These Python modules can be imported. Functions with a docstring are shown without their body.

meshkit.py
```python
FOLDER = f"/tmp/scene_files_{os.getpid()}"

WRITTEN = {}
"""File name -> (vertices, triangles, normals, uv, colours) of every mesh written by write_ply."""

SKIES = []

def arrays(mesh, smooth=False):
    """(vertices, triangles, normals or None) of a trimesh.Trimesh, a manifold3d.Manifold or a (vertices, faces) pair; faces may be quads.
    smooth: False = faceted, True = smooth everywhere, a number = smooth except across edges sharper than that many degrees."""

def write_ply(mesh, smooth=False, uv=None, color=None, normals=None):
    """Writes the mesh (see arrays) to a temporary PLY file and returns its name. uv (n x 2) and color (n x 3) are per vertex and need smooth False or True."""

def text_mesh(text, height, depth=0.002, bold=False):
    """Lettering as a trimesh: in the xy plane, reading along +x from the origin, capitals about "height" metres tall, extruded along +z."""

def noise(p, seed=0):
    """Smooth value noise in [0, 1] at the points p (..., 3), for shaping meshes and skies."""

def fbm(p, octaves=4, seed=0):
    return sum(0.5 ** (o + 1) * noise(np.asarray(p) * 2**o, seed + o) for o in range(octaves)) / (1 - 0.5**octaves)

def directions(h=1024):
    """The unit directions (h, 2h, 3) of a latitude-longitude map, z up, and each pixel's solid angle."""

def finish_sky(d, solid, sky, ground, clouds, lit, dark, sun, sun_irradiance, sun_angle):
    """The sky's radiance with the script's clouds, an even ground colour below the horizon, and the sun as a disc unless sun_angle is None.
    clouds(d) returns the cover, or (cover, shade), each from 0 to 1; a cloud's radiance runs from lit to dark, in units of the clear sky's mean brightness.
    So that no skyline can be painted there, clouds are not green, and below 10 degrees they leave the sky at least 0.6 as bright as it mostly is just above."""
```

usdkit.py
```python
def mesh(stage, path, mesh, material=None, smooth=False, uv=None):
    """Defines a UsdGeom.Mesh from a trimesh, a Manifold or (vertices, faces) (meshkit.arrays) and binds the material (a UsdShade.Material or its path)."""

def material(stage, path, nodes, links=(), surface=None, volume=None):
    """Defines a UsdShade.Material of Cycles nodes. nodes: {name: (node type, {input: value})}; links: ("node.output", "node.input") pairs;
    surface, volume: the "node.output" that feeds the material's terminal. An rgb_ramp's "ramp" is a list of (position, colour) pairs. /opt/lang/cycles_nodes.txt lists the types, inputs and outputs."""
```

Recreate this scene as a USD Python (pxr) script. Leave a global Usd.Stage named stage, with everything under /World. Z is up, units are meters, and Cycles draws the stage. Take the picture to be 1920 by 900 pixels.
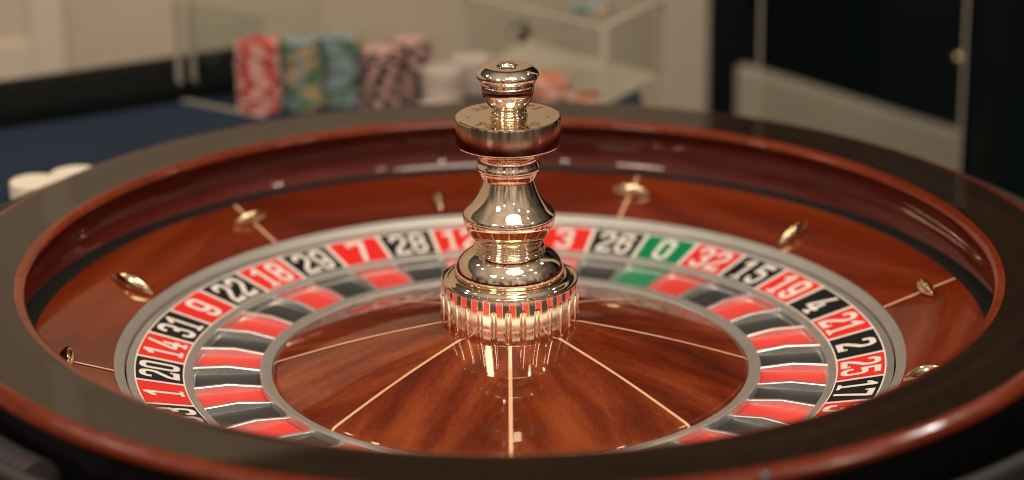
import math, numpy as np, trimesh, usdkit, meshkit, manifold3d as m3
from pxr import Usd, UsdGeom, UsdLux, UsdShade, Gf, Sdf
from shapely.geometry import LineString, Polygon, Point, box as sbox
from shapely.ops import unary_union
from shapely import affinity

stage = Usd.Stage.CreateInMemory()
UsdGeom.SetStageUpAxis(stage, 'Z'); UsdGeom.SetStageMetersPerUnit(stage, 1.0)
UsdGeom.Xform.Define(stage, '/World')
S = 0.27                      # all shapes below are drawn in units of the number ring's radius; S makes them metres
PI = math.pi

# ------------------------------------------------------------------ camera
EL, PIT, ROLL, YAW, DIST, FPX = 0.377946, 0.3356, -0.0087917, 0.0012069, 6.75198, 4714.88
C = DIST * np.array([0, -math.cos(EL), math.sin(EL)])
F = np.array([math.sin(YAW) * math.cos(PIT), math.cos(YAW) * math.cos(PIT), -math.sin(PIT)])
R = np.array([math.cos(YAW), -math.sin(YAW), 0]); Uv = np.cross(R, F)
R, Uv = R * math.cos(ROLL) + Uv * math.sin(ROLL), Uv * math.cos(ROLL) - R * math.sin(ROLL)
cam = UsdGeom.Camera.Define(stage, '/World/camera')
M = Gf.Matrix4d(*[float(x) for row in (list(R) + [0], list(Uv) + [0], list(-F) + [0], list(C * S) + [1]) for x in row])
UsdGeom.Xformable(cam).AddTransformOp().Set(M)
cam.CreateHorizontalApertureAttr(36.0); cam.CreateVerticalApertureAttr(16.875)
cam.CreateFocalLengthAttr(36 * FPX / 1920)
cam.CreateFStopAttr(2.5); cam.CreateFocusDistanceAttr(6.5 * S)
cam.CreateClippingRangeAttr((0.05, 100.0))
cam.CreateExposureAttr(0.0)

# ------------------------------------------------------------------ light of the room: dome glow with painted bright and dark parts for reflections, ceiling lamps
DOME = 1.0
dome_mat = usdkit.material(stage, '/World/Looks/painted_room_glow', {
    'tc': ('texture_coordinate', {}), 'sx': ('separate_xyz', {}), 'dy': ('math', {'math_type': 'multiply', 'value2': -0.62}), 'dz': ('math', {'math_type': 'multiply_add', 'value2': 0.78}),  # glow painted dimmer beyond the wheel, brighter overhead and towards the camera
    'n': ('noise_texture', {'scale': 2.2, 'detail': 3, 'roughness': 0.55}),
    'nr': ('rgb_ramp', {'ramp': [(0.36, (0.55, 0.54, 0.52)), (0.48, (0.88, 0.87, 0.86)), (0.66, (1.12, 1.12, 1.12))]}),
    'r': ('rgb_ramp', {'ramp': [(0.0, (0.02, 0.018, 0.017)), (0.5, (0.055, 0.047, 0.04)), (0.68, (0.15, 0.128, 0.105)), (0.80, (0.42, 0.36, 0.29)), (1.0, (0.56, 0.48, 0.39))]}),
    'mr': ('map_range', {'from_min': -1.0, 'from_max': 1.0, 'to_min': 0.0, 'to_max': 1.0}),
    'cm': ('mapping', {'scale': (1.0, 1.0, 0.16)}), 'cn': ('noise_texture', {'scale': 6.0, 'detail': 1.0, 'roughness': 0.4}), 'cr': ('rgb_ramp', {'ramp': [(0.40, (0.28, 0.265, 0.25)), (0.52, (0.90, 0.89, 0.88)), (0.62, (1.15, 1.15, 1.15))]}),  # dark upright streaks painted into the low glow for the gold to mirror
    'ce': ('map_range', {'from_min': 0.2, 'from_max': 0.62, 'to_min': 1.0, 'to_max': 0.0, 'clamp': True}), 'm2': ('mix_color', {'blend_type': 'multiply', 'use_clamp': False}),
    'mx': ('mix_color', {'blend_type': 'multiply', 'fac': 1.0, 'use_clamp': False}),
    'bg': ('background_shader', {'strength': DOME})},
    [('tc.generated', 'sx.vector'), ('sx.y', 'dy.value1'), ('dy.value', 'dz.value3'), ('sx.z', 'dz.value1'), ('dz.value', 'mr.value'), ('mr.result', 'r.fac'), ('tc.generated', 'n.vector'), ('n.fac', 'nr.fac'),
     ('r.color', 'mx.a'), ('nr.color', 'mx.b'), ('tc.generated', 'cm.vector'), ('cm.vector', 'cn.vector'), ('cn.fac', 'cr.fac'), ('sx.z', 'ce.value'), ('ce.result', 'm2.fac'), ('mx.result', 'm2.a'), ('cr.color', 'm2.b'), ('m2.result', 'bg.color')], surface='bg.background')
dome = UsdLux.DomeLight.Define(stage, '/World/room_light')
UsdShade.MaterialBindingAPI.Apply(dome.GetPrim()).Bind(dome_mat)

def disk_lamp(name, pos, radius, power, color, aim=(0, 0, 0.0)):
    """A round ceiling lamp, pos in scene units; power in watts."""
    l = UsdLux.DiskLight.Define(stage, '/World/' + name)
    p = np.array(pos) * S
    z = p - np.array(aim) * S; z = z / np.linalg.norm(z)
    x = np.cross([0, 1, 0.001], z); x /= np.linalg.norm(x); y = np.cross(z, x)
    UsdGeom.Xformable(l).AddTransformOp().Set(Gf.Matrix4d(*[float(v) for row in (list(x) + [0], list(y) + [0], list(z) + [0], list(p) + [1]) for v in row]))
    l.CreateRadiusAttr(radius); l.CreateNormalizeAttr(True); l.CreateIntensityAttr(power); l.CreateColorAttr(Gf.Vec3f(*color))
WARM, NEUT = (1.0, 0.86, 0.68), (1.0, 0.95, 0.88)
LAMPS = [((0.9, -2.2, 6.2), 0.40, 6.8, WARM), ((-3.6, -4.2, 5.2), 0.20, 3.2, WARM), ((-5.2, 3.0, 7.0), 0.06, 0.7, NEUT), ((4.4, -0.6, 7.5), 0.06, 0.9, WARM),
         ((4.2, -5.0, 7.0), 0.06, 0.6, WARM), ((-5.5, 0.5, 7.5), 0.06, 1.2, WARM), ((5.2, 4.0, 7.0), 0.06, 0.6, NEUT), ((-2.6, -9.0, 7.2), 0.07, 0.5, NEUT), ((3.2, -9.5, 7.0), 0.06, 0.35, NEUT), ((6.5, -2.0, 6.5), 0.06, 1.0, WARM)]
for i, (p, r, w, c) in enumerate(LAMPS):
    disk_lamp('ceiling_lamp' + ('_%03d' % i if i else ''), p, r, w, c)

# ------------------------------------------------------------------ helpers
used = {}
def unique(parent, name):
    k = used.get((parent, name), -1) + 1
    used[(parent, name)] = k
    return f'{parent}/{name}' + (f'_{k:03d}' if k else '')
def tag(prim, label=None, cat=None, group=None, kind=None):
    for k, v in (('label', label), ('category', cat), ('group', group), ('kind', kind)):
        if v: prim.SetCustomDataByKey(k, v)
    return prim
def thing(name, label, cat, loc=(0, 0, 0), group=None, kind=None, rotz=0):
    x = UsdGeom.Xform.Define(stage, unique('/World', name))
    x.AddTranslateOp().Set(Gf.Vec3d(*[float(a) * S for a in loc]))
    if rotz: x.AddRotateZOp().Set(math.degrees(rotz))
    return tag(x.GetPrim(), label, cat, group, kind)
def put(parent, name, mesh, mat, smooth=35, rotz=None, label=None, rot=None, at=None):
    """One mesh prim under parent (a prim or /World); mesh in scene units."""
    pp = str(parent.GetPath()) if hasattr(parent, 'GetPath') else parent
    if isinstance(mesh, tuple): v, f = np.asarray(mesh[0], float), np.asarray(mesh[1], int)
    elif hasattr(mesh, 'to_mesh'): q = mesh.to_mesh(); v, f = np.array(q.vert_properties[:, :3], float), np.array(q.tri_verts)
    else: v, f = np.array(mesh.vertices), np.array(mesh.faces)
    m = usdkit.mesh(stage, unique(pp, name), (v * S, f), LOOK[mat] if isinstance(mat, str) else mat, smooth=smooth)
    if at is not None: m.AddTranslateOp().Set(Gf.Vec3d(*[float(a) * S for a in at]))
    if rotz is not None: m.AddRotateZOp().Set(math.degrees(rotz))
    if rot is not None: m.AddRotateXYZOp().Set(Gf.Vec3f(*[math.degrees(a) for a in rot]))
    p = m.GetPrim()
    if label: tag(p, label)
    return p
def ring(profile, n=256, a0=0.0, a1=2 * PI):
    """Surface of revolution of profile [(r, z), ...] about z; normals point to the left of the profile's direction."""
    pr = np.array(profile, float); o = [pr[0]]
    for a_, b_ in zip(pr[:-1], pr[1:]):
        L_ = np.linalg.norm(b_ - a_)
        if L_ > 0.009: e_ = 0.0012 / L_; o += [a_ + (b_ - a_) * e_, b_ - (b_ - a_) * e_]   # keeps the rounding of an edge at the edge
        o.append(b_)
    pr = np.array(o); full = abs(a1 - a0 - 2 * PI) < 1e-9
    t = a0 + (a1 - a0) * np.arange(n if full else n + 1) / n
    k, w = len(pr), len(t)
    v = np.stack([np.outer(np.cos(t), pr[:, 0]), np.outer(np.sin(t), pr[:, 0]), np.tile(pr[:, 1], (w, 1))], -1).reshape(-1, 3)
    i, j = np.meshgrid(np.arange(n), np.arange(k - 1), indexing='ij')
    i2 = (i + 1) % w
    q = np.stack([i * k + j, i * k + j + 1, i2 * k + j + 1, i2 * k + j], -1).reshape(-1, 4)
    f = np.vstack([q[:, [0, 2, 1]], q[:, [0, 3, 2]]])
    m = trimesh.Trimesh(v, f, process=False); m.merge_vertices()
    m.update_faces(m.nondegenerate_faces()); m.remove_unreferenced_vertices()
    return m
def curve(pts, n=6):
    """Catmull-Rom through the points of a profile."""
    p = np.array(pts, float); e = np.vstack([2 * p[0] - p[1], p, 2 * p[-1] - p[-2]]); out = []
    for i in range(1, len(e) - 2):
        for s in np.arange(n) / n:
            a, b, c, d = e[i - 1:i + 3]
            out.append(0.5 * (2 * b + (c - a) * s + (2 * a - 5 * b + 4 * c - d) * s * s + (3 * b - a - 3 * c + d) * s ** 3))
    return np.vstack(out + [p[-1:]])
def arc(cx, cy, r, a, b, n=10):
    t = np.radians(np.linspace(a, b, n)); return [(cx + r * math.cos(x), cy + r * math.sin(x)) for x in t]
def rbox(sx, sy, sz, r=0.01, seg=8):
    """Rounded box centred on the origin, as a Manifold."""
    s = m3.Manifold.sphere(r, seg * 4 // 2); h = []
    for a in (-1, 1):
        for b in (-1, 1):
            for c in (-1, 1): h.append(s.translate((a * (sx / 2 - r), b * (sy / 2 - r), c * (sz / 2 - r))))
    return m3.Manifold.batch_hull(h)
def bar(p0, p1, w, h):
    """Straight bar of section w x h between two points, one mesh."""
    p0, p1 = np.array(p0, float), np.array(p1, float); d = p1 - p0; L = np.linalg.norm(d); d /= L
    up = np.array([0, 0, 1.0]) if abs(d[2]) < 0.9 else np.array([1.0, 0, 0])
    s = np.cross(d, up); s /= np.linalg.norm(s); u = np.cross(s, d)
    b = trimesh.creation.box((L, w, h)); T = np.eye(4); T[:3, 0], T[:3, 1], T[:3, 2], T[:3, 3] = d, s, u, (p0 + p1) / 2
    b.apply_transform(T); return b

# ------------------------------------------------------------------ materials
LOOK = {}
def look(name, nodes, links, surface='p.BSDF'):
    LOOK[name] = usdkit.material(stage, '/World/Looks/' + name, nodes, links, surface=surface)
def plain(name, color, rough=0.4, metal=0.0, coat=0.0, spec=0.5, vary=0.0, scale=60, coat_rough=0.03):
    n = {'p': ('principled_bsdf', {'base_color': color, 'roughness': rough, 'metallic': metal, 'coat_weight': coat, 'coat_roughness': coat_rough, 'specular_ior_level': spec})}
    l = []
    if vary:
        c = np.array(color)
        n |= {'g': ('geometry', {}), 'n': ('noise_texture', {'scale': scale, 'detail': 4, 'roughness': 0.6}),
              'r': ('rgb_ramp', {'ramp': [(0.3, tuple(c * (1 - vary))), (0.7, tuple(np.minimum(c * (1 + vary), 1)))]}),
              'q': ('map_range', {'from_min': 0.3, 'from_max': 0.7, 'to_min': max(rough * (1 - vary), 0.0), 'to_max': rough * (1 + vary)})}
        l = [('g.position', 'n.vector'), ('n.fac', 'r.fac'), ('r.color', 'p.base_color'), ('n.fac', 'q.value'), ('q.result', 'p.roughness')]
    look(name, n, l)
def wood(name, dark, mid, light, stretch, cyl=False, coat_rough=0.02, band=1.0, pores=1.0, ripple=0.35, fine=(6, 9, 9), spec=0.04):
    """Lacquered wood: ribbon stripes, a ripple across them and fine pores, under a clear coat.
    stretch: noise frequency along x, y, z of the piece's own space (or angle, radius, height when cyl)."""
    n = {'tc': ('texture_coordinate', {}), 'oi': ('object_info', {}),
         'of': ('combine_xyz', {}), 'om': ('math', {'math_type': 'multiply', 'value2': 7.3}),
         'ad': ('mix_vector', {'fac': 1.0}),
         'm1': ('mapping', {'scale': stretch}), 'm2': ('mapping', {'scale': tuple(k * s for k, s in zip(fine, stretch))}), 'm3': ('mapping', {'scale': (130 if not cyl else 60, 30, 30)}),
         'n0': ('noise_texture', {'scale': 9.0, 'detail': 2}),
         'n1': ('noise_texture', {'scale': 1.0, 'detail': 3.0, 'roughness': 0.55, 'distortion': 0.0}),
         'n2': ('noise_texture', {'scale': 1.0, 'detail': 3, 'roughness': 0.6}), 'cr': ('map_range', {'from_min': 0.35, 'from_max': 0.7, 'to_min': coat_rough * 0.5, 'to_max': coat_rough * 2.2}), 'nc': ('noise_texture', {'scale': 18.0, 'detail': 5, 'roughness': 0.65}),
         'n3': ('noise_texture', {'scale': 1.0, 'detail': 2, 'distortion': 0.6}),
         'a': ('math', {'math_type': 'multiply_add', 'value2': 0.72 * band}), 'b': ('math', {'math_type': 'multiply_add', 'value2': 0.30 * pores}),
         'c': ('math', {'math_type': 'multiply_add', 'value2': ripple, 'value3': -0.5 * ripple}),
         'rnd': ('math', {'math_type': 'multiply_add', 'value2': 0.10, 'value3': 0.44 - 0.36 * band - 0.15 * pores}),
         'r': ('rgb_ramp', {'ramp': [(0.22, dark), (0.5, mid), (0.78, light)]}),
         'p': ('principled_bsdf', {'roughness': 0.42, 'specular_ior_level': spec, 'coat_weight': 1.0, 'coat_roughness': coat_rough, 'coat_ior': 1.42})}
    l = [('oi.random', 'om.value1'), ('om.value', 'of.x'), ('om.value', 'of.y')]
    if cyl:
        n |= {'s': ('separate_xyz', {}), 'at': ('math', {'math_type': 'arctan2'}), 'xx': ('math', {'math_type': 'multiply'}), 'yy': ('math', {'math_type': 'multiply'}),
              'sm': ('math', {'math_type': 'add'}), 'rt': ('math', {'math_type': 'sqrt'}), 'ng': ('math', {'math_type': 'multiply', 'value2': -1.0}), 'cb': ('combine_xyz', {})}
        l += [('tc.object', 's.vector'), ('s.x', 'at.value1'), ('s.y', 'at.value2'), ('s.x', 'xx.value1'), ('s.x', 'xx.value2'), ('s.y', 'yy.value1'), ('s.y', 'yy.value2'),
              ('xx.value', 'sm.value1'), ('yy.value', 'sm.value2'), ('sm.value', 'rt.value1'), ('at.value', 'cb.x'), ('rt.value', 'cb.y'), ('s.z', 'cb.z')]
        src = 'cb.vector'
    else: src = 'tc.object'
    l += [('of.vector', 'm1.location'), ('of.vector', 'm2.location')]
    del n['ad'], n['n0']
    l += [(src, 'm1.vector'), (src, 'm2.vector'), (src, 'm3.vector'), ('m1.vector', 'n1.vector'), ('m2.vector', 'n2.vector'), ('m3.vector', 'n3.vector'),
          ('oi.random', 'rnd.value1'), ('n3.fac', 'c.value1'), ('n1.fac', 'a.value1'), ('rnd.value', 'a.value3'), ('n2.fac', 'b.value1'), ('a.value', 'b.value3')]
    n['sum'] = ('math', {'math_type': 'add'})
    l += [('tc.object', 'nc.vector'), ('nc.fac', 'cr.value'), ('cr.result', 'p.coat_roughness'), ('b.value', 'sum.value1'), ('c.value', 'sum.value2'), ('sum.value', 'r.fac'), ('r.color', 'p.base_color')]
    look(name, n, l)

wood('cone_mahogany', (0.045, 0.0065, 0.002), (0.118, 0.0165, 0.0042), (0.225, 0.045, 0.0105), (0.7, 40, 40), band=1.6, pores=1.5, ripple=0.07, fine=(9.0, 20, 20))
wood('stator_mahogany', (0.055, 0.006, 0.002), (0.112, 0.0140, 0.0036), (0.185, 0.031, 0.008), (34, 1.6, 30), band=1.35, pores=1.2, ripple=0.08, fine=(16, 6, 6))
wood('lip_mahogany', (0.055, 0.006, 0.0015), (0.125, 0.017, 0.004), (0.20, 0.042, 0.010), (2.2, 120, 120), cyl=True, coat_rough=0.075)
wood('moulding_mahogany', (0.05, 0.0055, 0.0014), (0.11, 0.015, 0.0036), (0.18, 0.038, 0.009), (2.2, 120, 120), cyl=True, coat_rough=0.16)
wood('track_mahogany', (0.055, 0.007, 0.005), (0.092, 0.011, 0.0075), (0.13, 0.019, 0.011), (2.2, 60, 60), cyl=True, ripple=0.15)
wood('rim_top_wood', (0.006, 0.0035, 0.002), (0.011, 0.006, 0.0035), (0.02, 0.011, 0.006), (2.0, 60, 60), cyl=True, ripple=0.15, spec=0.05, coat_rough=0.03)
wood('inlay_maple', (0.55, 0.30, 0.17), (0.66, 0.40, 0.24), (0.74, 0.48, 0.30), (10, 60, 60), ripple=0.1)
plain('black_lacquer', (0.006, 0.006, 0.007), 0.25, coat=1.0)
plain('black_gap', (0.004, 0.006, 0.006), 0.55)
look('gold', {'g': ('geometry', {}), 'n': ('noise_texture', {'scale': 45, 'detail': 5, 'roughness': 0.65}), 'q': ('map_range', {'from_min': 0.42, 'from_max': 0.72, 'to_min': 0.022, 'to_max': 0.085, 'clamp': True}),
              'p': ('principled_bsdf', {'base_color': (0.99, 0.79, 0.60), 'metallic': 1.0, 'roughness': 0.035})}, [('g.position', 'n.vector'), ('n.fac', 'q.value'), ('q.result', 'p.roughness')])
plain('gold_soft', (0.90, 0.68, 0.42), 0.12, metal=1.0)
plain('engraving', (0.78, 0.55, 0.36), 0.16, metal=1.0)
plain('steel', (0.69, 0.665, 0.63), 0.47, metal=1.0, vary=0.03, scale=90)
plain('fret_metal', (0.88, 0.87, 0.86), 0.38, metal=1.0, vary=0.04, scale=200)
plain('pocket_metal', (0.70, 0.68, 0.66), 0.36, metal=1.0, vary=0.05, scale=160)
plain('white_print', (0.72, 0.67, 0.62), 0.4, spec=0.3, vary=0.03, scale=60)
plain('red_print', (0.70, 0.022, 0.018), 0.4, spec=0.3, vary=0.04, scale=25)
plain('black_print', (0.007, 0.008, 0.008), 0.4, spec=0.22)
plain('green_print', (0.0, 0.19, 0.075), 0.4, spec=0.3)
plain('red_floor', (0.68, 0.045, 0.035), 0.5)
plain('black_floor', (0.022, 0.023, 0.024), 0.5)
plain('green_floor', (0.01, 0.20, 0.085), 0.5)
look('felt', {'g': ('geometry', {}), 'n': ('noise_texture', {'scale': 900, 'detail': 3}), 'n2': ('noise_texture', {'scale': 7, 'detail': 3}),
              'r': ('rgb_ramp', {'ramp': [(0.3, (0.004, 0.011, 0.026)), (0.7, (0.008, 0.020, 0.045))]}), 'mx': ('math', {'math_type': 'multiply_add', 'value2': 0.5}), 'h': ('math', {'math_type': 'multiply', 'value2': 0.5}),
              'bp': ('bump', {'strength': 0.4, 'distance': 0.0006}), 'p': ('principled_bsdf', {'roughness': 0.95, 'specular_ior_level': 0.1, 'sheen_weight': 0.05})},
     [('g.position', 'n.vector'), ('g.position', 'n2.vector'), ('n2.fac', 'h.value1'), ('n.fac', 'mx.value1'), ('h.value', 'mx.value3'), ('mx.value', 'r.fac'), ('r.color', 'p.base_color'), ('n.fac', 'bp.height'), ('bp.normal', 'p.normal')])
look('clear_sheet', {'t': ('transparent_bsdf', {'color': (0.93, 0.95, 0.94)}), 'g': ('glossy_bsdf', {'color': (1, 1, 1), 'roughness': 0.02}), 'f': ('fresnel', {'IOR': 1.45}), 'm': ('mix_closure', {}), 'ge': ('geometry', {}), 'iv': ('math', {'math_type': 'subtract', 'value1': 1.0}), 'k': ('math', {'math_type': 'multiply'})},
     [('f.fac', 'k.value1'), ('ge.backfacing', 'iv.value2'), ('iv.value', 'k.value2'), ('k.value', 'm.fac'), ('t.BSDF', 'm.closure1'), ('g.BSDF', 'm.closure2')], surface='m.closure')
plain('sheet_edge', (0.30, 0.26, 0.215), 0.35)
plain('bright_edge', (0.42, 0.37, 0.315), 0.3)
plain('black_leather', (0.0025, 0.0032, 0.0035), 0.7, spec=0.08, vary=0.2, scale=120)
plain('edge_leather', (0.02, 0.019, 0.018), 0.4)
plain('beige_wall', (0.47, 0.39, 0.305), 0.7, vary=0.05, scale=14)
plain('beige_trim', (0.56, 0.48, 0.39), 0.55)
plain('beige_cloth', (0.27, 0.225, 0.18), 0.9, vary=0.06, scale=90)
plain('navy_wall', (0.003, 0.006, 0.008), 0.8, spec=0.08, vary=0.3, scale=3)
plain('dark_post', (0.003, 0.0035, 0.004), 0.6, spec=0.1)
plain('carpet', (0.012, 0.014, 0.02), 0.95, vary=0.3, scale=40)
plain('chrome', (0.8, 0.78, 0.74), 0.12, metal=1.0)
for nm, c in dict(chip_red=(0.46, 0.035, 0.03), chip_pink=(0.66, 0.36, 0.31), chip_grey=(0.19, 0.215, 0.22), chip_green=(0.035, 0.125, 0.05), chip_yellow=(0.40, 0.26, 0.09), chip_blush=(0.46, 0.27, 0.24), chip_dark=(0.03, 0.028, 0.03),
                  chip_white=(0.42, 0.35, 0.31), chip_cream=(0.72, 0.64, 0.52), chip_orange=(0.50, 0.17, 0.08), chip_plum=(0.05, 0.034, 0.042), chip_blue=(0.20, 0.27, 0.31)).items():
    plain(nm, c, 0.5, spec=0.35)

# ------------------------------------------------------------------ the setting: carpet, walls
FLOOR = -3.16
def slab(pts, z0, z1):
    return trimesh.creation.extrude_polygon(Polygon(pts), z1 - z0, engine='earcut').apply_translation((0, 0, z0))
g = put('/World', 'floor', slab([(-16, -12), (16, -12), (16, 16), (-16, 16)], FLOOR - 0.2, FLOOR), 'carpet', smooth=False)
tag(g, 'dark carpeted floor of the room below the table', 'floor', kind='structure')
# panelled beige partition behind the table, running obliquely away to the right
wd = np.array([0.84, 0.5426, 0]); wd /= np.linalg.norm(wd); wn = np.array([wd[1], -wd[0], 0]); w0 = np.array([-1.90, 2.72, 0])
def wall_box(s0, s1, z0, z1, d0, d1):
    c = w0 + wd * (s0 + s1) / 2 + wn * (d0 + d1) / 2 + np.array([0, 0, (z0 + z1) / 2])
    b = trimesh.creation.box((s1 - s0, abs(d1 - d0), z1 - z0)); T = np.eye(4); T[:3, 0], T[:3, 1], T[:3, 3] = wd, np.cross([0, 0, 1], wd), c
    b.apply_transform(T); return b
wall = thing('wall', 'beige panelled partition wall behind the roulette table', 'wall', kind='structure')
put(wall, 'panel', wall_box(-6, 3.04, FLOOR, 2.2, -0.12, 0.0), 'beige_wall', smooth=False)
put(wall, 'stile', wall_box(0.145, 0.27, FLOOR, 2.2, 0.0, 0.035), 'beige_trim', smooth=False)
put(wall, 'bottom_trim', wall_box(-6, 0.143, FLOOR, 0.13, 0.0, 0.03), 'beige_trim', smooth=False)
put(wall, 'end_post', wall_box(3.042, 3.30, FLOOR, 2.2, -0.14, 0.05), 'beige_trim', smooth=False)
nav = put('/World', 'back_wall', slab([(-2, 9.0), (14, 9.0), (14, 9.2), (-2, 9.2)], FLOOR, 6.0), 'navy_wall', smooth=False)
tag(nav, 'dark navy wall far behind the wheel', 'wall', kind='structure')

added_col = put('/World', 'column', slab([(2.65, 3.1), (3.15, 3.1), (3.15, 3.6), (2.65, 3.6)], FLOOR, 4.6), 'beige_trim', smooth=False)  # added out of view, gives the rim top something pale to reflect
tag(added_col, 'unseen pale square pillar added at right for the rim to reflect', 'column', kind='structure')

# ------------------------------------------------------------------ the table with the well the wheel stands in
TZ = 0.10
table = thing('roulette_table', 'dark blue felt gaming table the roulette wheel stands in', 'table')
rail0, rail1 = np.array([-1.692, 1.761]), np.array([-1.143, 2.063]); rd = (rail1 - rail0) / np.linalg.norm(rail1 - rail0); rn = np.array([-rd[1], rd[0]])
fl = [rail0 - rd * 3.2, rail0 + rd * 0.95, (-0.28, 2.27), (-0.17, 2.40), (0.05, 2.72), (0.46, 2.26), (0.46, 1.66), (1.0, 1.32), (1.36, 0.96), (1.62, 0.4), (1.66, -1.0), (1.2, -1.8), (-1.2, -1.9), (-4.2, -1.6)]
felt = Polygon([tuple(p) for p in fl]).difference(Point(0, 0).buffer(1.618, quad_segs=48))
put(table, 'felt_top', trimesh.creation.extrude_polygon(felt, 0.06, engine='earcut').apply_translation((0, 0, TZ - 0.06)), 'felt', smooth=False)
put(table, 'well_edge', ring([(1.642, TZ - 0.05), (1.642, 0.168)] + arc(1.62, 0.168, 0.022, 0, 180, 8)[1:] + [(1.598, -0.5)], 200), 'edge_leather')
put(table, 'well_floor', slab([(1.60 * math.cos(a), 1.60 * math.sin(a)) for a in np.linspace(0, 2 * PI, 80)[:-1]], -0.56, -0.5), 'black_gap', smooth=False)
p0, p1 = rail0 - rd * 3.2, rail0 + rd * 0.95
prof = m3.CrossSection([[(-0.02, -0.2), (0.30, -0.2), (0.28, 0.06), (0.25, 0.09), (0.19, 0.105), (0.08, 0.105), (0.02, 0.092), (-0.01, 0.065), (-0.02, 0.03)]])
rl = m3.Manifold.extrude(prof, float(np.linalg.norm(p1 - p0)))
q = rl.to_mesh(); v = np.array(q.vert_properties[:, :3]); vv = np.stack([p0[0] + rd[0] * v[:, 2] + rn[0] * v[:, 0], p0[1] + rd[1] * v[:, 2] + rn[1] * v[:, 0], TZ + v[:, 1]], -1)
put(table, 'padded_rail', trimesh.Trimesh(vv, np.array(q.tri_verts)[:, ::-1], process=False), 'black_leather', smooth=50)
for k, (x, y) in enumerate([(-3.0, -1.0), (-3.4, 0.2), (0.9, 1.3), (0.9, -1.3)]):
    put(table, 'leg', trimesh.creation.box((0.3, 0.3, FLOOR * -1 + TZ - 0.07)).apply_translation((x, y, (FLOOR + TZ - 0.07) / 2)) if k < 2 else
        trimesh.creation.cylinder(0.2, FLOOR * -1 - 0.57, sections=24).apply_translation((x * 0.8, y * 0.8, (FLOOR - 0.57) / 2)), 'black_lacquer')

# ------------------------------------------------------------------ the bowl of the wheel
bowl = thing('roulette_bowl', 'mahogany roulette wheel bowl with dark glossy rim and brass deflectors', 'roulette wheel')
put(bowl, 'outer_body', ring([(1.30, -0.46), (1.36, -0.44), (1.455, 0.10), (1.468, 0.17), (1.468, 0.2215)], 256), 'black_lacquer')
OUT = [(1.452, 0.222), (1.484, 0.2225), (1.494, 0.2255), (1.4995, 0.2310), (1.5010, 0.2375), (1.4985, 0.2450), (1.4910, 0.2525), (1.4780, 0.2580), (1.4680, 0.2602), (1.4620, 0.2608)]
put(bowl, 'outer_moulding', ring(OUT, 360), 'moulding_mahogany', smooth=50)
put(bowl, 'rim_top', ring([(1.4620, 0.2608), (1.31, 0.2592), (1.291, 0.2594)], 360), 'rim_top_wood', smooth=50)
LIP = curve([(1.291, 0.2594), (1.2825, 0.2582), (1.2735, 0.2549), (1.2665, 0.2496), (1.2640, 0.2440), (1.2660, 0.2400), (1.2730, 0.2385)], 5)
for k in range(6):
    a = math.radians(3 + 60 * k)
    put(bowl, 'lip_segment', ring(LIP, 60, 0, PI / 3), 'lip_mahogany', smooth=60, rotz=a)
put(bowl, 'ball_track', ring(curve([(1.273, 0.2385), (1.306, 0.2340), (1.329, 0.2090), (1.336, 0.1700), (1.334, 0.1350), (1.324, 0.1080), (1.3150, 0.0940)], 6), 360), 'track_mahogany', smooth=60)
put(bowl, 'track_gap', ring([(1.3150, 0.0940), (1.313, 0.0880), (1.2605, 0.0850), (1.2590, 0.0920)], 360), 'black_gap', smooth=30)
R0, Z0, R1, Z1 = 1.050, 0.0223, 1.2590, 0.0920
ZS = lambda r: Z0 + (Z1 - Z0) * (r - R0) / (R1 - R0)
DEF0 = math.radians(11.3)
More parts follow.
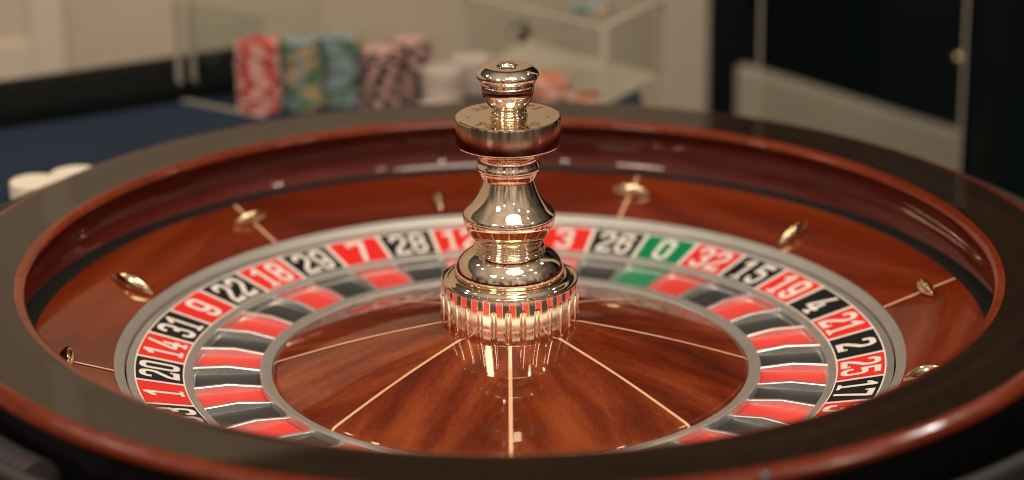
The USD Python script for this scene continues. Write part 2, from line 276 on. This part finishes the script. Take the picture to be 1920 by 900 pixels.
sw = curve([(1.2590, 0.0920), (1.2565, 0.0925)], 1)
for k in range(6):
    put(bowl, 'stator_panel', ring([(R1, Z1), (1.2555, ZS(1.2555) + 0.0015), (1.15, ZS(1.15) + 0.0008), (R0, Z0)], 48, -PI / 6, PI / 6), 'stator_mahogany', smooth=50, rotz=DEF0 + PI / 6 + k * PI / 3)
def strip(r0, r1, zf, w, lift=0.0014, n=8):
    r = np.linspace(r0, r1, n); z = np.array([zf(x) for x in r]) + lift
    v = np.vstack([np.stack([r, np.full(n, w / 2), z], -1), np.stack([r, np.full(n, -w / 2), z], -1)])
    f = [[i, n + i, i + 1] for i in range(n - 1)] + [[n + i, n + i + 1, i + 1] for i in range(n - 1)]
    return trimesh.Trimesh(v, np.array(f), process=False)
for k in range(6):
    put(bowl, 'inlay_line', strip(R0 + 0.001, R1 - 0.004, lambda x: ZS(x) + 0.0012, 0.0085), 'inlay_maple', smooth=True, rotz=DEF0 + k * PI / 3)
put(bowl, 'retaining_ring', ring([(1.0505, 0.0150), (1.0505, 0.0236), (1.0480, 0.0240), (1.0265, 0.0128), (1.0245, 0.0100), (1.0245, -0.02)], 360), 'steel', smooth=25)
put(bowl, 'inner_wall', ring([(1.0245, -0.02), (1.0245, -0.12), (0.3, -0.13), (0.05, -0.13)], 200), 'black_gap', smooth=30)
def canoe(L, w, h, sharp):
    """Boat-shaped deflector lying along x: pointed ends, a ridge on top, underside flat."""
    n, v, rings = 25, [], []
    sec = [(-1, 0.10), (-0.93, 0.36), (-0.62, 0.72), (-0.24, 0.95), (0, 1.0), (0.24, 0.95), (0.62, 0.72), (0.93, 0.36), (1, 0.10), (0.75, 0.0), (-0.75, 0.0)] if not sharp else \
          [(-1, 0.08), (-1, 0.22), (-0.36, 0.92), (-0.28, 1.0), (0.28, 1.0), (0.36, 0.92), (1, 0.22), (1, 0.08), (0.8, 0.0), (-0.8, 0.0)]
    for i in range(n):
        t = -1 + 2 * i / (n - 1); e = max(1 - abs(t) ** (1.7 if not sharp else 1.25), 0.012)
        rings.append([(t * L / 2, y * w / 2 * e ** 0.85, 0.002 + z * h * (0.25 + 0.75 * e ** 0.8)) for y, z in sec])
    P = np.array(rings); k = P.shape[1]; v = P.reshape(-1, 3); f = []
    for i in range(n - 1):
        for j in range(k):
            a, b, c, d = i * k + j, i * k + (j + 1) % k, (i + 1) * k + (j + 1) % k, (i + 1) * k + j
            f += [[a, b, c], [a, c, d]]
    for i in (0, n - 1):
        for j in range(1, k - 1): f.append([i * k, i * k + j, i * k + j + 1] if i else [i * k, i * k + j + 1, i * k + j])
    m = trimesh.Trimesh(v, np.array(f), process=False); m.fix_normals(); return m
SL = math.atan2(Z1 - Z0, R1 - R0)
for k in range(12):
    a = DEF0 + k * PI / 6; tang = k % 2 == 0
    m = canoe(0.122, 0.044, 0.034, False) if tang else canoe(0.130, 0.038, 0.034, False)
    rr = 1.172 if tang else 1.122
    T = trimesh.transformations.rotation_matrix(PI / 2 if tang else 0, (0, 0, 1))
    m.apply_transform(T); m.apply_transform(trimesh.transformations.rotation_matrix(-SL, (0, 1, 0))); m.apply_translation((rr, 0, ZS(rr) + 0.001))
    put(bowl, 'deflector', m, 'gold_soft', smooth=50, rotz=a, label='brass deflector lying across the radius on a pale inlay line' if tang else 'brass deflector pointing along the radius')

# ------------------------------------------------------------------ the rotor
rotor = thing('roulette_rotor', 'spinning number ring with wooden cone and polished gold turret', 'roulette rotor')
ORDER = [0, 32, 15, 19, 4, 21, 2, 25, 17, 34, 6, 27, 13, 36, 11, 30, 8, 23, 10, 5, 24, 16, 33, 1, 20, 14, 31, 9, 22, 18, 29, 7, 28, 12, 35, 3, 26]
PH = -0.520048; STEP = 2 * PI / 37
ZL = lambda r: -0.0323 * (1.0 - r) / (1.0 - 0.8685)
put(rotor, 'rotor_edge', ring([(1.0195, -0.05), (1.0195, 0.0020), (1.0180, 0.0034), (1.0015, 0.0014), (0.9995, 0.0)], 360), 'steel', smooth=25)
put(rotor, 'number_band', ring([(0.9995, 0.0), (0.8700, ZL(0.8700))], 360), 'white_print', smooth=30)
put(rotor, 'inner_ring', ring([(0.8700, ZL(0.87)), (0.8688, ZL(0.8688) + 0.0016), (0.8500, -0.0362), (0.8477, -0.0380)], 360), 'steel', smooth=25)
WT, WH = 0.160, 0.60
def digit(d):
    """Tall condensed numeral in a cell WH wide and 1 high: squared bowls, slab feet."""
    w, t = WH, WT; a = t / 2; L, Rr, B, T = a, w - a, a, 1 - a; rc = 0.15; cx = w / 2; mid = 0.51
    st = lambda pts: LineString(pts).buffer(a, cap_style='flat', join_style='round', quad_segs=6)
    def Q(x, y, a0, a1, n=6):
        q = np.radians(np.linspace(a0, a1, n)); return [(x + rc * math.cos(k), y + rc * math.sin(k)) for k in q]
    top = lambda l, r, tp: Q(l + rc, tp - rc, 180, 90) + Q(r - rc, tp - rc, 90, 0)
    bot = lambda l, r, bt: Q(r - rc, bt + rc, 0, -90) + Q(l + rc, bt + rc, -90, -180)
    loop = lambda l, b, r, tp: st(top(l, r, tp) + bot(l, r, b) + [(l, tp - rc), (l, tp - rc + 0.002)])
    if d == 0: s = loop(L, B, Rr, T)
    elif d == 1: s = unary_union([sbox(0.25, 0, 0.25 + t, 1), Polygon([(0.30, 1), (0.03, 0.82), (0.03, 0.72), (0.16, 0.72), (0.30, 0.84)]), sbox(0.11, 0, 0.55, 0.095)])
    elif d == 2: s = unary_union([st([(L, 0.69)] + top(L, Rr, T) + [(Rr, 0.70), (Rr - 0.02, 0.60), (L + 0.05, 0.26), (L, 0.14), (L, B)]), sbox(0, 0, w, t), sbox(w - 0.10, 0, w, 0.24)])
    elif d == 3: s = unary_union([st([(L, 0.71)] + top(L, Rr, T) + Q(Rr - rc, mid + rc, 0, -90) + [(cx - 0.05, mid)]), st([(cx - 0.05, mid)] + Q(Rr - rc, mid - rc, 90, 0) + bot(L, Rr, B) + [(L, 0.29)])])
    elif d == 4: s = unary_union([sbox(0.34, 0, 0.34 + t, 0.62), Polygon([(0.34, 1), (0.34 + t, 1), (0.17, 0.35), (0.0, 0.35)]), sbox(0, 0.22, w, 0.35), sbox(0.24, 0, 0.60, 0.09)])
    elif d == 5: s = unary_union([sbox(0.02, 1 - t, w - 0.03, 1), sbox(0.02, 0.50, 0.02 + t * 0.9, 1), st([(L, 0.56)] + [(L + 0.06, 0.60)] + Q(Rr - rc, 0.61 - rc, 90, 0) + bot(L, Rr, B) + [(L, 0.31)])])
    elif d == 6: s = unary_union([loop(L, B, Rr, 0.60), st([(L, 0.3)] + top(L, Rr, T) + [(Rr, 0.71)])])
    elif d == 7: s = unary_union([sbox(0, 1 - t, w, 1), sbox(0, 0.76, 0.10, 1), Polygon([(w - t * 1.1, 1 - t), (w, 1 - t), (w, 0.82), (0.36, 0.0), (0.18, 0.0)])])
    elif d == 8: s = unary_union([loop(L + 0.012, mid, Rr - 0.012, T), loop(L, B, Rr, mid)])
    else: s = affinity.rotate(digit(6), 180, origin=(w / 2, 0.5))
    return s.buffer(0)
DIG = {d: digit(d) for d in range(10)}
NH, NR0 = 0.105, 0.8815                               # numeral height and foot along the radius
def numeral(num):
    s = str(num); sc = 0.0480 / WH if len(s) == 2 else 0.053 / WH; gap = 0.010; out = []
    x = -(len(s) * WH * sc + (len(s) - 1) * gap) / 2
    for ch in s:
        out.append(affinity.affine_transform(DIG[int(ch)], [sc, 0, 0, NH, x, 0])); x += WH * sc + gap
    vs, fs, n = [], [], 0
    for gq in out:
        for pg in getattr(gq, 'geoms', [gq]):
            pg = pg.segmentize(0.012)
            v2, f2 = trimesh.creation.triangulate_polygon(pg, engine='earcut')
            vs.append(v2); fs.append(f2 + n); n += len(v2)
    v, f = np.vstack(vs), np.vstack(fs)
    v, f = trimesh.remesh.subdivide_to_size(np.c_[v, 0 * v[:, 0]], f, 0.03)[:2]
    r = NR0 + v[:, 1]; th = -v[:, 0] / 0.934                  # parallel-sided, laid round the cone
    P = np.stack([r * np.cos(th), r * np.sin(th), ZL(r) + 0.0016], -1)
    nn = np.cross(P[f[0, 1]] - P[f[0, 0]], P[f[0, 2]] - P[f[0, 0]])
    return P, (f if nn[2] > 0 else f[:, ::-1])
RED = {1, 3, 5, 7, 9, 12, 14, 16, 18, 19, 21, 23, 25, 27, 30, 32, 34, 36}
def patch(r0, r1, gap, zf, lift, nr=3, na=6):
    rs = np.linspace(r0, r1, nr); v = []
    for r in rs:
        h = STEP / 2 - gap / r
        for a in np.linspace(-h, h, na): v.append((r * math.cos(a), r * math.sin(a), zf(r) + lift))
    f = []
    for i in range(nr - 1):
        for j in range(na - 1):
            a, b, c, d = i * na + j, i * na + j + 1, (i + 1) * na + j + 1, (i + 1) * na + j
            f += [[a, d, c], [a, c, b]]
    return np.array(v), np.array(f)
# fret: a thin polished blade between two pockets, its top bent down towards the cone
fp = [(0.8476, -0.070), (0.8476, -0.0395), (0.757, -0.0375), (0.671, -0.0505), (0.671, -0.070)]
def fret():
    w = 0.0058; e = 0.0014; zb = -0.0615
    top = [(0.8476, -0.0395), (0.757, -0.0375), (0.6712, -0.0505)]
    v, n = [], 3
    for (r, z) in top:
        v += [(r, -w * 1.3, zb), (r, -w * 1.05, zb + 0.003), (r, -w, z - e * 1.6), (r, -w * 0.72, z - e * 0.3), (r, 0, z), (r, w * 0.72, z - e * 0.3), (r, w, z - e * 1.6), (r, w * 1.05, zb + 0.003), (r, w * 1.3, zb)]
    f = []
    for i in range(n - 1):
        for j in range(8):
            a, b, c, d = i * 9 + j, i * 9 + j + 1, (i + 1) * 9 + j + 1, (i + 1) * 9 + j
            f += [[a, c, b], [a, d, c]]
    m = trimesh.Trimesh(np.array(v), np.array(f), process=False)
    return m
FL = lambda r: -0.0600
tile_m = patch(0.8735, 0.9955, 0.0062, ZL, 0.0008); floor_m = patch(0.6720, 0.8470, 0.0045, FL, 0.0)
put(rotor, 'pocket_wall', ring([(0.8477, -0.0380), (0.8470, -0.0400), (0.8458, -0.0575), (0.8425, -0.0598)], 360), 'pocket_metal', smooth=40)
fr_m = fret()
for i, num in enumerate(ORDER):
    t = PI / 2 + PH - i * STEP
    cname = 'green' if num == 0 else 'red' if num in RED else 'black'
    tl = put(rotor, 'number_tile', tile_m, cname + '_print', smooth=True, rotz=t, label=f'{cname} number field with a white {num}')
    put(tl, 'numeral', numeral(num), 'white_print', smooth=True)
    put(rotor, 'pocket_floor', floor_m, cname + '_floor', smooth=True, rotz=t, label=f'{cname} pocket below the number {num}')
    put(rotor, 'fret', fr_m, 'fret_metal', smooth=28, rotz=t - STEP / 2)
put(rotor, 'pocket_base', ring([(0.850, -0.0630), (0.60, -0.0630)], 180), 'black_gap', smooth=30)
put(rotor, 'cone_ring', ring([(0.6712, -0.0760), (0.6708, -0.0400), (0.6690, -0.0372), (0.6655, -0.0362), (0.6400, -0.0425), (0.6376, -0.0450)], 360), 'steel', smooth=25)
def ZC(r):
    s = (0.6376 - r) / (0.6376 - 0.18)
    return -0.0420 + 0.1140 * s + 0.007 * math.sin(PI * min(max(s, 0), 1)) - (0.005 * (1 - s / 0.03) ** 2 if s < 0.03 else 0)
cone_prof = [(r, ZC(r)) for r in np.r_[np.linspace(0.6376, 0.6239, 6), np.linspace(0.61, 0.165, 14)]]
for k in range(8):
    put(rotor, 'cone_segment', ring(cone_prof, 40, -PI / 8, PI / 8), 'cone_mahogany', smooth=50, rotz=PI / 8 + k * PI / 4)
    put(rotor, 'inlay_line', strip(0.18, 0.6362, ZC, 0.0098, 0.0012, 90), 'inlay_maple', smooth=True, rotz=k * PI / 4)
# turret: one part, its turned pieces below it
n = 192
base = m3.Manifold.cylinder(0.136, 0.183, 0.183, 256).translate((0, 0, 0.060))
flutes = []
for k in range(30):
    a = -PI / 2 - 0.02 + k * 2 * PI / 30
    c = m3.Manifold.batch_hull([m3.Manifold.sphere(0.0092, 28).translate((0.1860 * math.cos(a), 0.1860 * math.sin(a), z)) for z in (0.060, 0.163)])
    flutes.append(c)
base = base - m3.Manifold.batch_boolean(flutes, m3.OpType.Add)
turret = put(rotor, 'turret', base, 'gold', smooth=32)
put(turret, 'base_top', ring([(0.1830, 0.1935), (0.1832, 0.1960), (0.1820, 0.1985), (0.1790, 0.1998), (0.1765, 0.1990), (0.1740, 0.1968), (0.170, 0.1970), (0.166, 0.1990), (0.1625, 0.2025), (0.158, 0.2060), (0.152, 0.2080), (0.1465, 0.2085), (0.1430, 0.2070)], n), 'gold', smooth=40)
dome_p = curve([(0.1395, 0.2060), (0.1430, 0.2120), (0.1445, 0.2200), (0.1425, 0.2330), (0.1350, 0.2490), (0.1230, 0.2620), (0.1080, 0.2720), (0.0970, 0.2770)], 6)
put(turret, 'dome', ring(dome_p, n), 'gold', smooth=60)
neck = [(0.0970, 0.2770), (0.0975, 0.2795), (0.0955, 0.2815), (0.0920, 0.2820), (0.0905, 0.2845), (0.0925, 0.2875), (0.0925, 0.2905), (0.0895, 0.2925), (0.0865, 0.2935), (0.0855, 0.2965), (0.0880, 0.2995), (0.0885, 0.3025), (0.0865, 0.3045)]
put(turret, 'neck_rings', ring(curve(neck, 3), n), 'gold', smooth=60)
vase_low = curve([(0.0865, 0.3045), (0.0930, 0.3110), (0.1040, 0.3230), (0.1130, 0.3380), (0.1190, 0.3540), (0.1218, 0.3680)], 6)
put(turret, 'vase_bowl', ring(list(vase_low) + [(0.1222, 0.3712), (0.1216, 0.3735)], n), 'gold', smooth=50)
put(turret, 'vase_flare', ring(curve([(0.1216, 0.3735), (0.1217, 0.3775), (0.1195, 0.3835), (0.1130, 0.3910), (0.1010, 0.4035), (0.0912, 0.4170), (0.0840, 0.4300), (0.0782, 0.4430), (0.0722, 0.4590), (0.0676, 0.4740)], 6), n), 'gold', smooth=60)
put(turret, 'collar', ring(list(curve([(0.0670, 0.4740), (0.0685, 0.4760), (0.0720, 0.4830), (0.0760, 0.4920), (0.0775, 0.4975)], 4)) + list(curve([(0.0775, 0.4985), (0.0815, 0.5010), (0.0838, 0.5070), (0.0832, 0.5130), (0.0800, 0.5200), (0.0785, 0.5290), (0.0800, 0.5370)], 5)) + [(0.0790, 0.5395), (0.0740, 0.5400), (0.0690, 0.5460), (0.0680, 0.5590), (0.0700, 0.5700)], n), 'gold', smooth=50)
disc = put(turret, 'disc', ring([(0.05, 0.5700), (0.1340, 0.5700), (0.1366, 0.5710), (0.1376, 0.5735), (0.1376, 0.6410), (0.1368, 0.6435), (0.1345, 0.6450), (0.03, 0.6450)], n), 'gold', smooth=35)
stem = [(0.0500, 0.6450), (0.0510, 0.6475), (0.0490, 0.6500), (0.0460, 0.6505), (0.0455, 0.6530), (0.0485, 0.6550), (0.0490, 0.6580), (0.0465, 0.6605), (0.0450, 0.6620), (0.0470, 0.6650), (0.0465, 0.6675), (0.0440, 0.6690)]
put(turret, 'stem_rings', ring(curve(stem, 3), n), 'gold', smooth=60)
put(turret, 'cup', ring(list(curve([(0.0440, 0.6690), (0.0500, 0.6745), (0.0575, 0.6840), (0.0635, 0.6960), (0.0670, 0.7090), (0.0682, 0.7210), (0.0682, 0.7290)], 6)) + [(0.0700, 0.7310), (0.0705, 0.7345), (0.0690, 0.7365), (0.0690, 0.7400)], n), 'gold', smooth=45)
put(turret, 'knob', ring(curve([(0.0690, 0.7400), (0.0740, 0.7435), (0.0790, 0.7490), (0.0812, 0.7560), (0.0790, 0.7635), (0.0735, 0.7690), (0.0680, 0.7730), (0.0620, 0.7765), (0.0540, 0.7780), (0.0380, 0.7775), (0.0290, 0.7770), (0.0265, 0.7745), (0.0230, 0.7700), (0.0150, 0.7665), (0.0001, 0.7655)], 5), n), 'gold', smooth=60)
# engraved lettering round the disc
def arc_text(text, r, mid, spread, inward, h):
    """Letters round a circle on the disc's top; mid: direction of the word's middle, spread: angle between letters."""
    out = []
    for i, ch in enumerate(text):
        k = i - (len(text) - 1) / 2
        a = mid + (spread * k if not inward else -spread * k)
        m = meshkit.text_mesh(ch, h, depth=0.0012, bold=True); b = m.bounds.mean(0)
        m.apply_translation((-b[0], -h / 2, 0))
        m.apply_transform(trimesh.transformations.rotation_matrix(a + PI / 2 if not inward else a - PI / 2, (0, 0, 1)))
        m.apply_translation((r * math.cos(a), r * math.sin(a), 0.6449)); out.append(m)
    return trimesh.util.concatenate(out)
put(disc, 'lettering', trimesh.util.concatenate([arc_text('TORINO', 0.104, -PI / 2 - 0.02, 0.30, False, 0.026), arc_text('ABBIATI', 0.104, PI / 2 + 0.05, 0.30, True, 0.026),
    trimesh.creation.cylinder(0.004, 0.0012, sections=16).apply_translation((0.104 * math.cos(-0.12), 0.104 * math.sin(-0.12), 0.6455)),
    trimesh.creation.cylinder(0.004, 0.0012, sections=16).apply_translation((-0.104 * math.cos(-0.12), 0.104 * math.sin(-0.12), 0.6455))]), 'engraving', smooth=False)

# ------------------------------------------------------------------ chips
CR, CH = 0.0735, 0.0126                       # a 40 mm chip, 3.4 mm thick
def chip_body(): return ring([(0.001, 0), (CR - 0.002, 0), (CR, 0.0018), (CR, CH - 0.0018), (CR - 0.002, CH), (CR * 0.72, CH), (CR * 0.70, CH - 0.0006), (0.001, CH - 0.0006)], 40)
def edge_spot(a0, a1): 
    prof = [(CR * 0.75, -0.0003), (CR - 0.002, -0.0003), (CR + 0.0006, 0.0016), (CR + 0.0006, CH - 0.0016), (CR - 0.002, CH + 0.0004), (CR * 0.75, CH + 0.0004)]
    return ring(prof, 4, a0, a1)
protos = {}
def proto(kind, body, spots):
    c = stage.CreateClassPrim('/World/_chip_' + kind)
    put(c, 'body', chip_body(), body, smooth=30)
    for k, sp in enumerate(spots):
        a = k * 2 * PI / len(spots)
        put(c, 'edge_spot', edge_spot(a - 0.55 * PI / len(spots), a + 0.55 * PI / len(spots)), sp, smooth=30)
    protos[kind] = c
proto('red', 'chip_red', ['chip_pink'] * 5)
proto('grey', 'chip_grey', ['chip_green', 'chip_yellow', 'chip_green', 'chip_blue', 'chip_green', 'chip_yellow'])
proto('blush', 'chip_blush', ['chip_dark'] * 7)
proto('white', 'chip_white', ['chip_blush', 'chip_white', 'chip_white', 'chip_white'])
proto('cream', 'chip_cream', ['chip_cream'] * 4)
proto('orange', 'chip_orange', ['chip_pink'] * 4)
proto('plum', 'chip_plum', ['chip_dark', 'chip_plum'] * 3)
rng = np.random.default_rng(5)
def chip(kind, name, loc, label, group, rotz=0.0, rot=None):
    x = UsdGeom.Xform.Define(stage, unique('/World', name))
    x.AddTranslateOp().Set(Gf.Vec3d(*[float(a) * S for a in loc]))
    if rot is not None: x.AddRotateXYZOp().Set(Gf.Vec3f(*[math.degrees(a) for a in rot]))
    else: x.AddRotateZOp().Set(math.degrees(rotz))
    p = x.GetPrim(); p.GetReferences().AddInternalReference(protos[kind].GetPath()); p.SetInstanceable(True)
    return tag(p, label, 'casino chip', group)
def stack(kind, name, x, y, n, label, group, drift, a0=0.0, z=TZ):
    for k in range(n):
        a = a0 + rng.normal(0, drift)
        lab = label if k < n - 1 else 'topmost ' + label
        chip(kind, name, (x + rng.normal(0, 0.0016), y + rng.normal(0, 0.0016), z + k * (CH + 0.0008)), lab, group, a)
stack('red', 'red_chip', -0.845, 1.95, 18, 'red chip with pale edge spots in the tall leftmost stack', 'chips of the red stack', 0.22, 1.2)
stack('grey', 'grey_chip', -0.700, 1.99, 18, 'grey chip with green and yellow spots in the stack beside the red one', 'chips of the left grey stack', 0.8, 0.1)
stack('grey', 'grey_chip', -0.565, 2.03, 18, 'grey chip with green and yellow spots in the stack beside the pink ones', 'chips of the right grey stack', 0.8, 1.2)
stack('blush', 'blush_chip', -0.430, 1.99, 15, 'dusky pink chip with dark spots in the stack beside the grey chips', 'chips of the left pink stack', 2.0, 0.3)
stack('blush', 'blush_chip', -0.335, 2.11, 15, 'dusky pink chip with dark spots in the stack beside the white chips', 'chips of the right pink stack', 2.0, 0.8)
stack('white', 'white_chip', -0.225, 2.02, 9, 'white chip in the low stack left of the gold turret', 'chips of the left white stack', 0.3)
stack('white', 'white_chip', -0.125, 2.16, 9, 'white chip in the low stack half behind the gold turret', 'chips of the right white stack', 0.3)
chip('cream', 'flat_chip', (-0.257, 1.90, TZ + 0.002), 'single cream chip lying flat just behind the far rim', None)
for (x, y, nn, lab, gr) in ((-1.434, 0.972, 5, 'cream chip in the front one of two low stacks at the left rim', 'chips of the front cream stack'), (-1.327, 1.058, 5, 'cream chip in the rear one of two low stacks at the left rim', 'chips of the rear cream stack')):
    stack('cream', 'cream_chip', x, y, nn, lab, gr, 0.3)
stack('orange', 'orange_chip', 0.14, 2.10, 5, 'orange chip in the low stack right of the turret inside the clear box', 'chips of the left orange stack', 0.4)
stack('orange', 'orange_chip', 0.29, 2.05, 1, 'orange chip at the near corner of the clear box', 'chips of the corner orange stack', 0.4)
for k in range(14):     # a row of chips standing on edge between the bowl and the table's edge
    a = math.radians(-133.0 - 1.05 * k)
    chip('plum', 'plum_chip', (1.562 * math.cos(a), 1.562 * math.sin(a), 0.115), 'dark plum chip standing on edge beside the bowl at lower left', 'plum chips in a row beside the bowl', rot=(PI / 2, 0.25, a))

# ------------------------------------------------------------------ clear boxes and screen
def pane(parent, name, p0, p1, z0, z1, t=0.018, edges=('top', 'a', 'b'), em='sheet_edge'):
    """Upright clear sheet from p0 to p1 with pale polished edges."""
    p0, p1 = np.array(p0, float), np.array(p1, float)
    m = bar((*p0, (z0 + z1) / 2), (*p1, (z0 + z1) / 2), t, z1 - z0)
    pr = put(parent, name, m, 'clear_sheet', smooth=False)
    d = (p1 - p0) / np.linalg.norm(p1 - p0)
    if 'top' in edges: put(pr, 'polished_edge', bar((*p0, z1 + 0.004), (*p1, z1 + 0.004), t * 1.05, 0.006), em, smooth=False)
    if 'bottom' in edges: put(pr, 'polished_edge', bar((*p0, z0 + 0.003), (*p1, z0 + 0.003), t * 1.3, 0.006), em, smooth=False)
    if 'a' in edges: put(pr, 'polished_edge', bar((*(p0 - d * 0.004), z0), (*(p0 - d * 0.004), z1), 0.006, t * 1.05), em, smooth=False)
    if 'b' in edges: put(pr, 'polished_edge', bar((*(p1 + d * 0.004), z0), (*(p1 + d * 0.004), z1), 0.006, t * 1.05), em, smooth=False)
    return pr
bx = thing('acrylic_box', 'clear acrylic box with a round lock on the felt behind the turret', 'box')
B = np.array([0.321, 1.95]); LB = np.array([-0.152, 2.422]); RB = np.array([0.545, 2.34])
pane(bx, 'front_panel', LB, B, TZ + 0.002, 0.376, t=0.021, em='bright_edge')
pane(bx, 'side_panel', B + np.array([0.014, 0.012]), RB, TZ + 0.002, 0.376, t=0.021, em='bright_edge')
put(bx, 'base_board', slab([tuple(B * 0.985), tuple(LB * 0.985), tuple((LB + RB - B) * 0.985), tuple(RB * 0.985)], TZ + 0.001, TZ + 0.012), 'beige_wall', smooth=False)
lidm = slab([tuple(B), tuple(LB), tuple(LB + RB - B), tuple(RB)], 0.386, 0.404)
put(bx, 'lid', lidm, 'clear_sheet', smooth=False)
lk = np.array([0.062, 2.205, 0.300]); fn = np.array([-0.706, -0.709, 0]) 
fdir = (B - LB) / np.linalg.norm(B - LB); fnrm = np.array([fdir[1], -fdir[0], 0])
def cyl_between(p, q, r, s=28):
    c = trimesh.creation.cylinder(r, segment=[p, q], sections=s); return c
lock = put(bx, 'lock', cyl_between(lk, lk + fnrm * 0.05, 0.034), 'chrome', smooth=40)
put(lock, 'lock_barrel', cyl_between(lk + fnrm * 0.051 + np.array([0, 0, 0.0]), lk + fnrm * 0.10 + np.array([0.06, 0, 0.0]), 0.022), 'chrome', smooth=40)
put(lock, 'lock_face', cyl_between(lk - fnrm * 0.03 - np.array([0.03, 0, 0]), lk - fnrm * 0.002 - np.array([0.012, 0, 0]), 0.034), 'chip_dark', smooth=40)
chip('grey', 'grey_chip', (0.29, 2.10, 0.406), 'pale chip lying on top of the clear acrylic box', None)
bx2 = thing('chip_cover', 'clear acrylic cover round the chip stacks on the blue felt', 'box')
A = np.array([-1.124, 2.063]); A2 = np.array([-0.813, 1.848]); A3 = np.array([-0.02, 1.64])
pane(bx2, 'side_panel', A, A2, TZ + 0.002, 0.46, edges=('bottom', 'a'))
u = (A2 - A) / np.linalg.norm(A2 - A); w2 = np.array([-u[1], u[0]])
pane(bx2, 'back_panel', A + u * 0.02 + w2 * 0.05, A + u * 0.02 + w2 * 0.75, TZ + 0.002, 0.46, edges=('a',))
scr = thing('acrylic_screen', 'clear upright acrylic screen with pale edges behind the rim at right', 'screen')
pane(scr, 'sheet', (0.905, 2.42), (1.625, 2.40), -1.0, 1.2, edges=('a', 'b'), t=0.008)
put(scr, 'foot', trimesh.creation.box((0.9, 0.3, 0.06)).apply_translation((1.265, 2.41, -1.035)), 'dark_post', smooth=False)
put(scr, 'foot_post', trimesh.creation.box((0.1, 0.1, FLOOR * -1 - 1.07)).apply_translation((1.265, 2.41, (FLOOR - 1.07) / 2)), 'dark_post', smooth=False)

# ------------------------------------------------------------------ blurred furniture at the right
ch = thing('padded_chair', 'beige padded chair back seen blurred behind the rim at right', 'chair')
P1, P2 = np.array([0.93, 3.386, -0.175]), np.array([1.776, 3.296, -0.430])
def quad_slab(a, b, drop, t, r=0.02):
    d = b - a; nrm = np.cross(d, [0, 0, 1.0]); nrm /= np.linalg.norm(nrm); h = []
    sp = m3.Manifold.sphere(r, 12)
    for pnt in (a, b, a - [0, 0, drop], b - [0, 0, drop]):
        for k in (0, 1): h.append(sp.translate(tuple(pnt + nrm * (-t) * k)))
    return m3.Manifold.batch_hull(h)
put(ch, 'backrest', quad_slab(P1, P2, 1.3, 0.05, 0.02), 'beige_cloth', smooth=40)
for x, y in ((1.05, 3.45), (1.65, 3.38)): put(ch, 'leg', bar((x, y, -1.5), (x, y, FLOOR), 0.09, 0.09), 'dark_post', smooth=False)
for i, (x, y, z0, z1, w, lab) in enumerate(((0.87, 3.46, FLOOR, 3.0, 0.13, 'dark upright post beside the beige partition end'), (1.86, 3.0, FLOOR, 3.0, 0.10, 'dark upright post at the right edge behind the screen'))):
    p = put('/World', 'dark_post', trimesh.creation.box((w, w, z1 - z0)).apply_translation((x, y, (z0 + z1) / 2)), 'dark_post', smooth=False)
    tag(p, lab, 'post')
kn = put('/World', 'brass_knob', trimesh.creation.icosphere(3, 0.015).apply_scale((1.2, 1, 1)).apply_translation((1.705, 2.915, 0.0)), 'gold_soft', smooth=True)
tag(kn, 'small blurred brass knob on the dark post at upper right', 'knob')
put(kn, 'back_plate', trimesh.creation.box((0.05, 0.012, 0.05)).apply_translation((1.705, 2.94, 0.0)), 'dark_post', smooth=False)
post = put('/World', 'rim_post', ring([(0.0001, 0.275), (0.008, 0.274), (0.0115, 0.268), (0.0115, 0.235), (0.009, 0.228), (0.009, -0.3)], 24), 'chrome', smooth=40, at=(1.516 * math.cos(math.radians(-69.2)), 1.516 * math.sin(math.radians(-69.2)), 0))
tag(post, 'small bright metal post standing against the near rim', 'post')
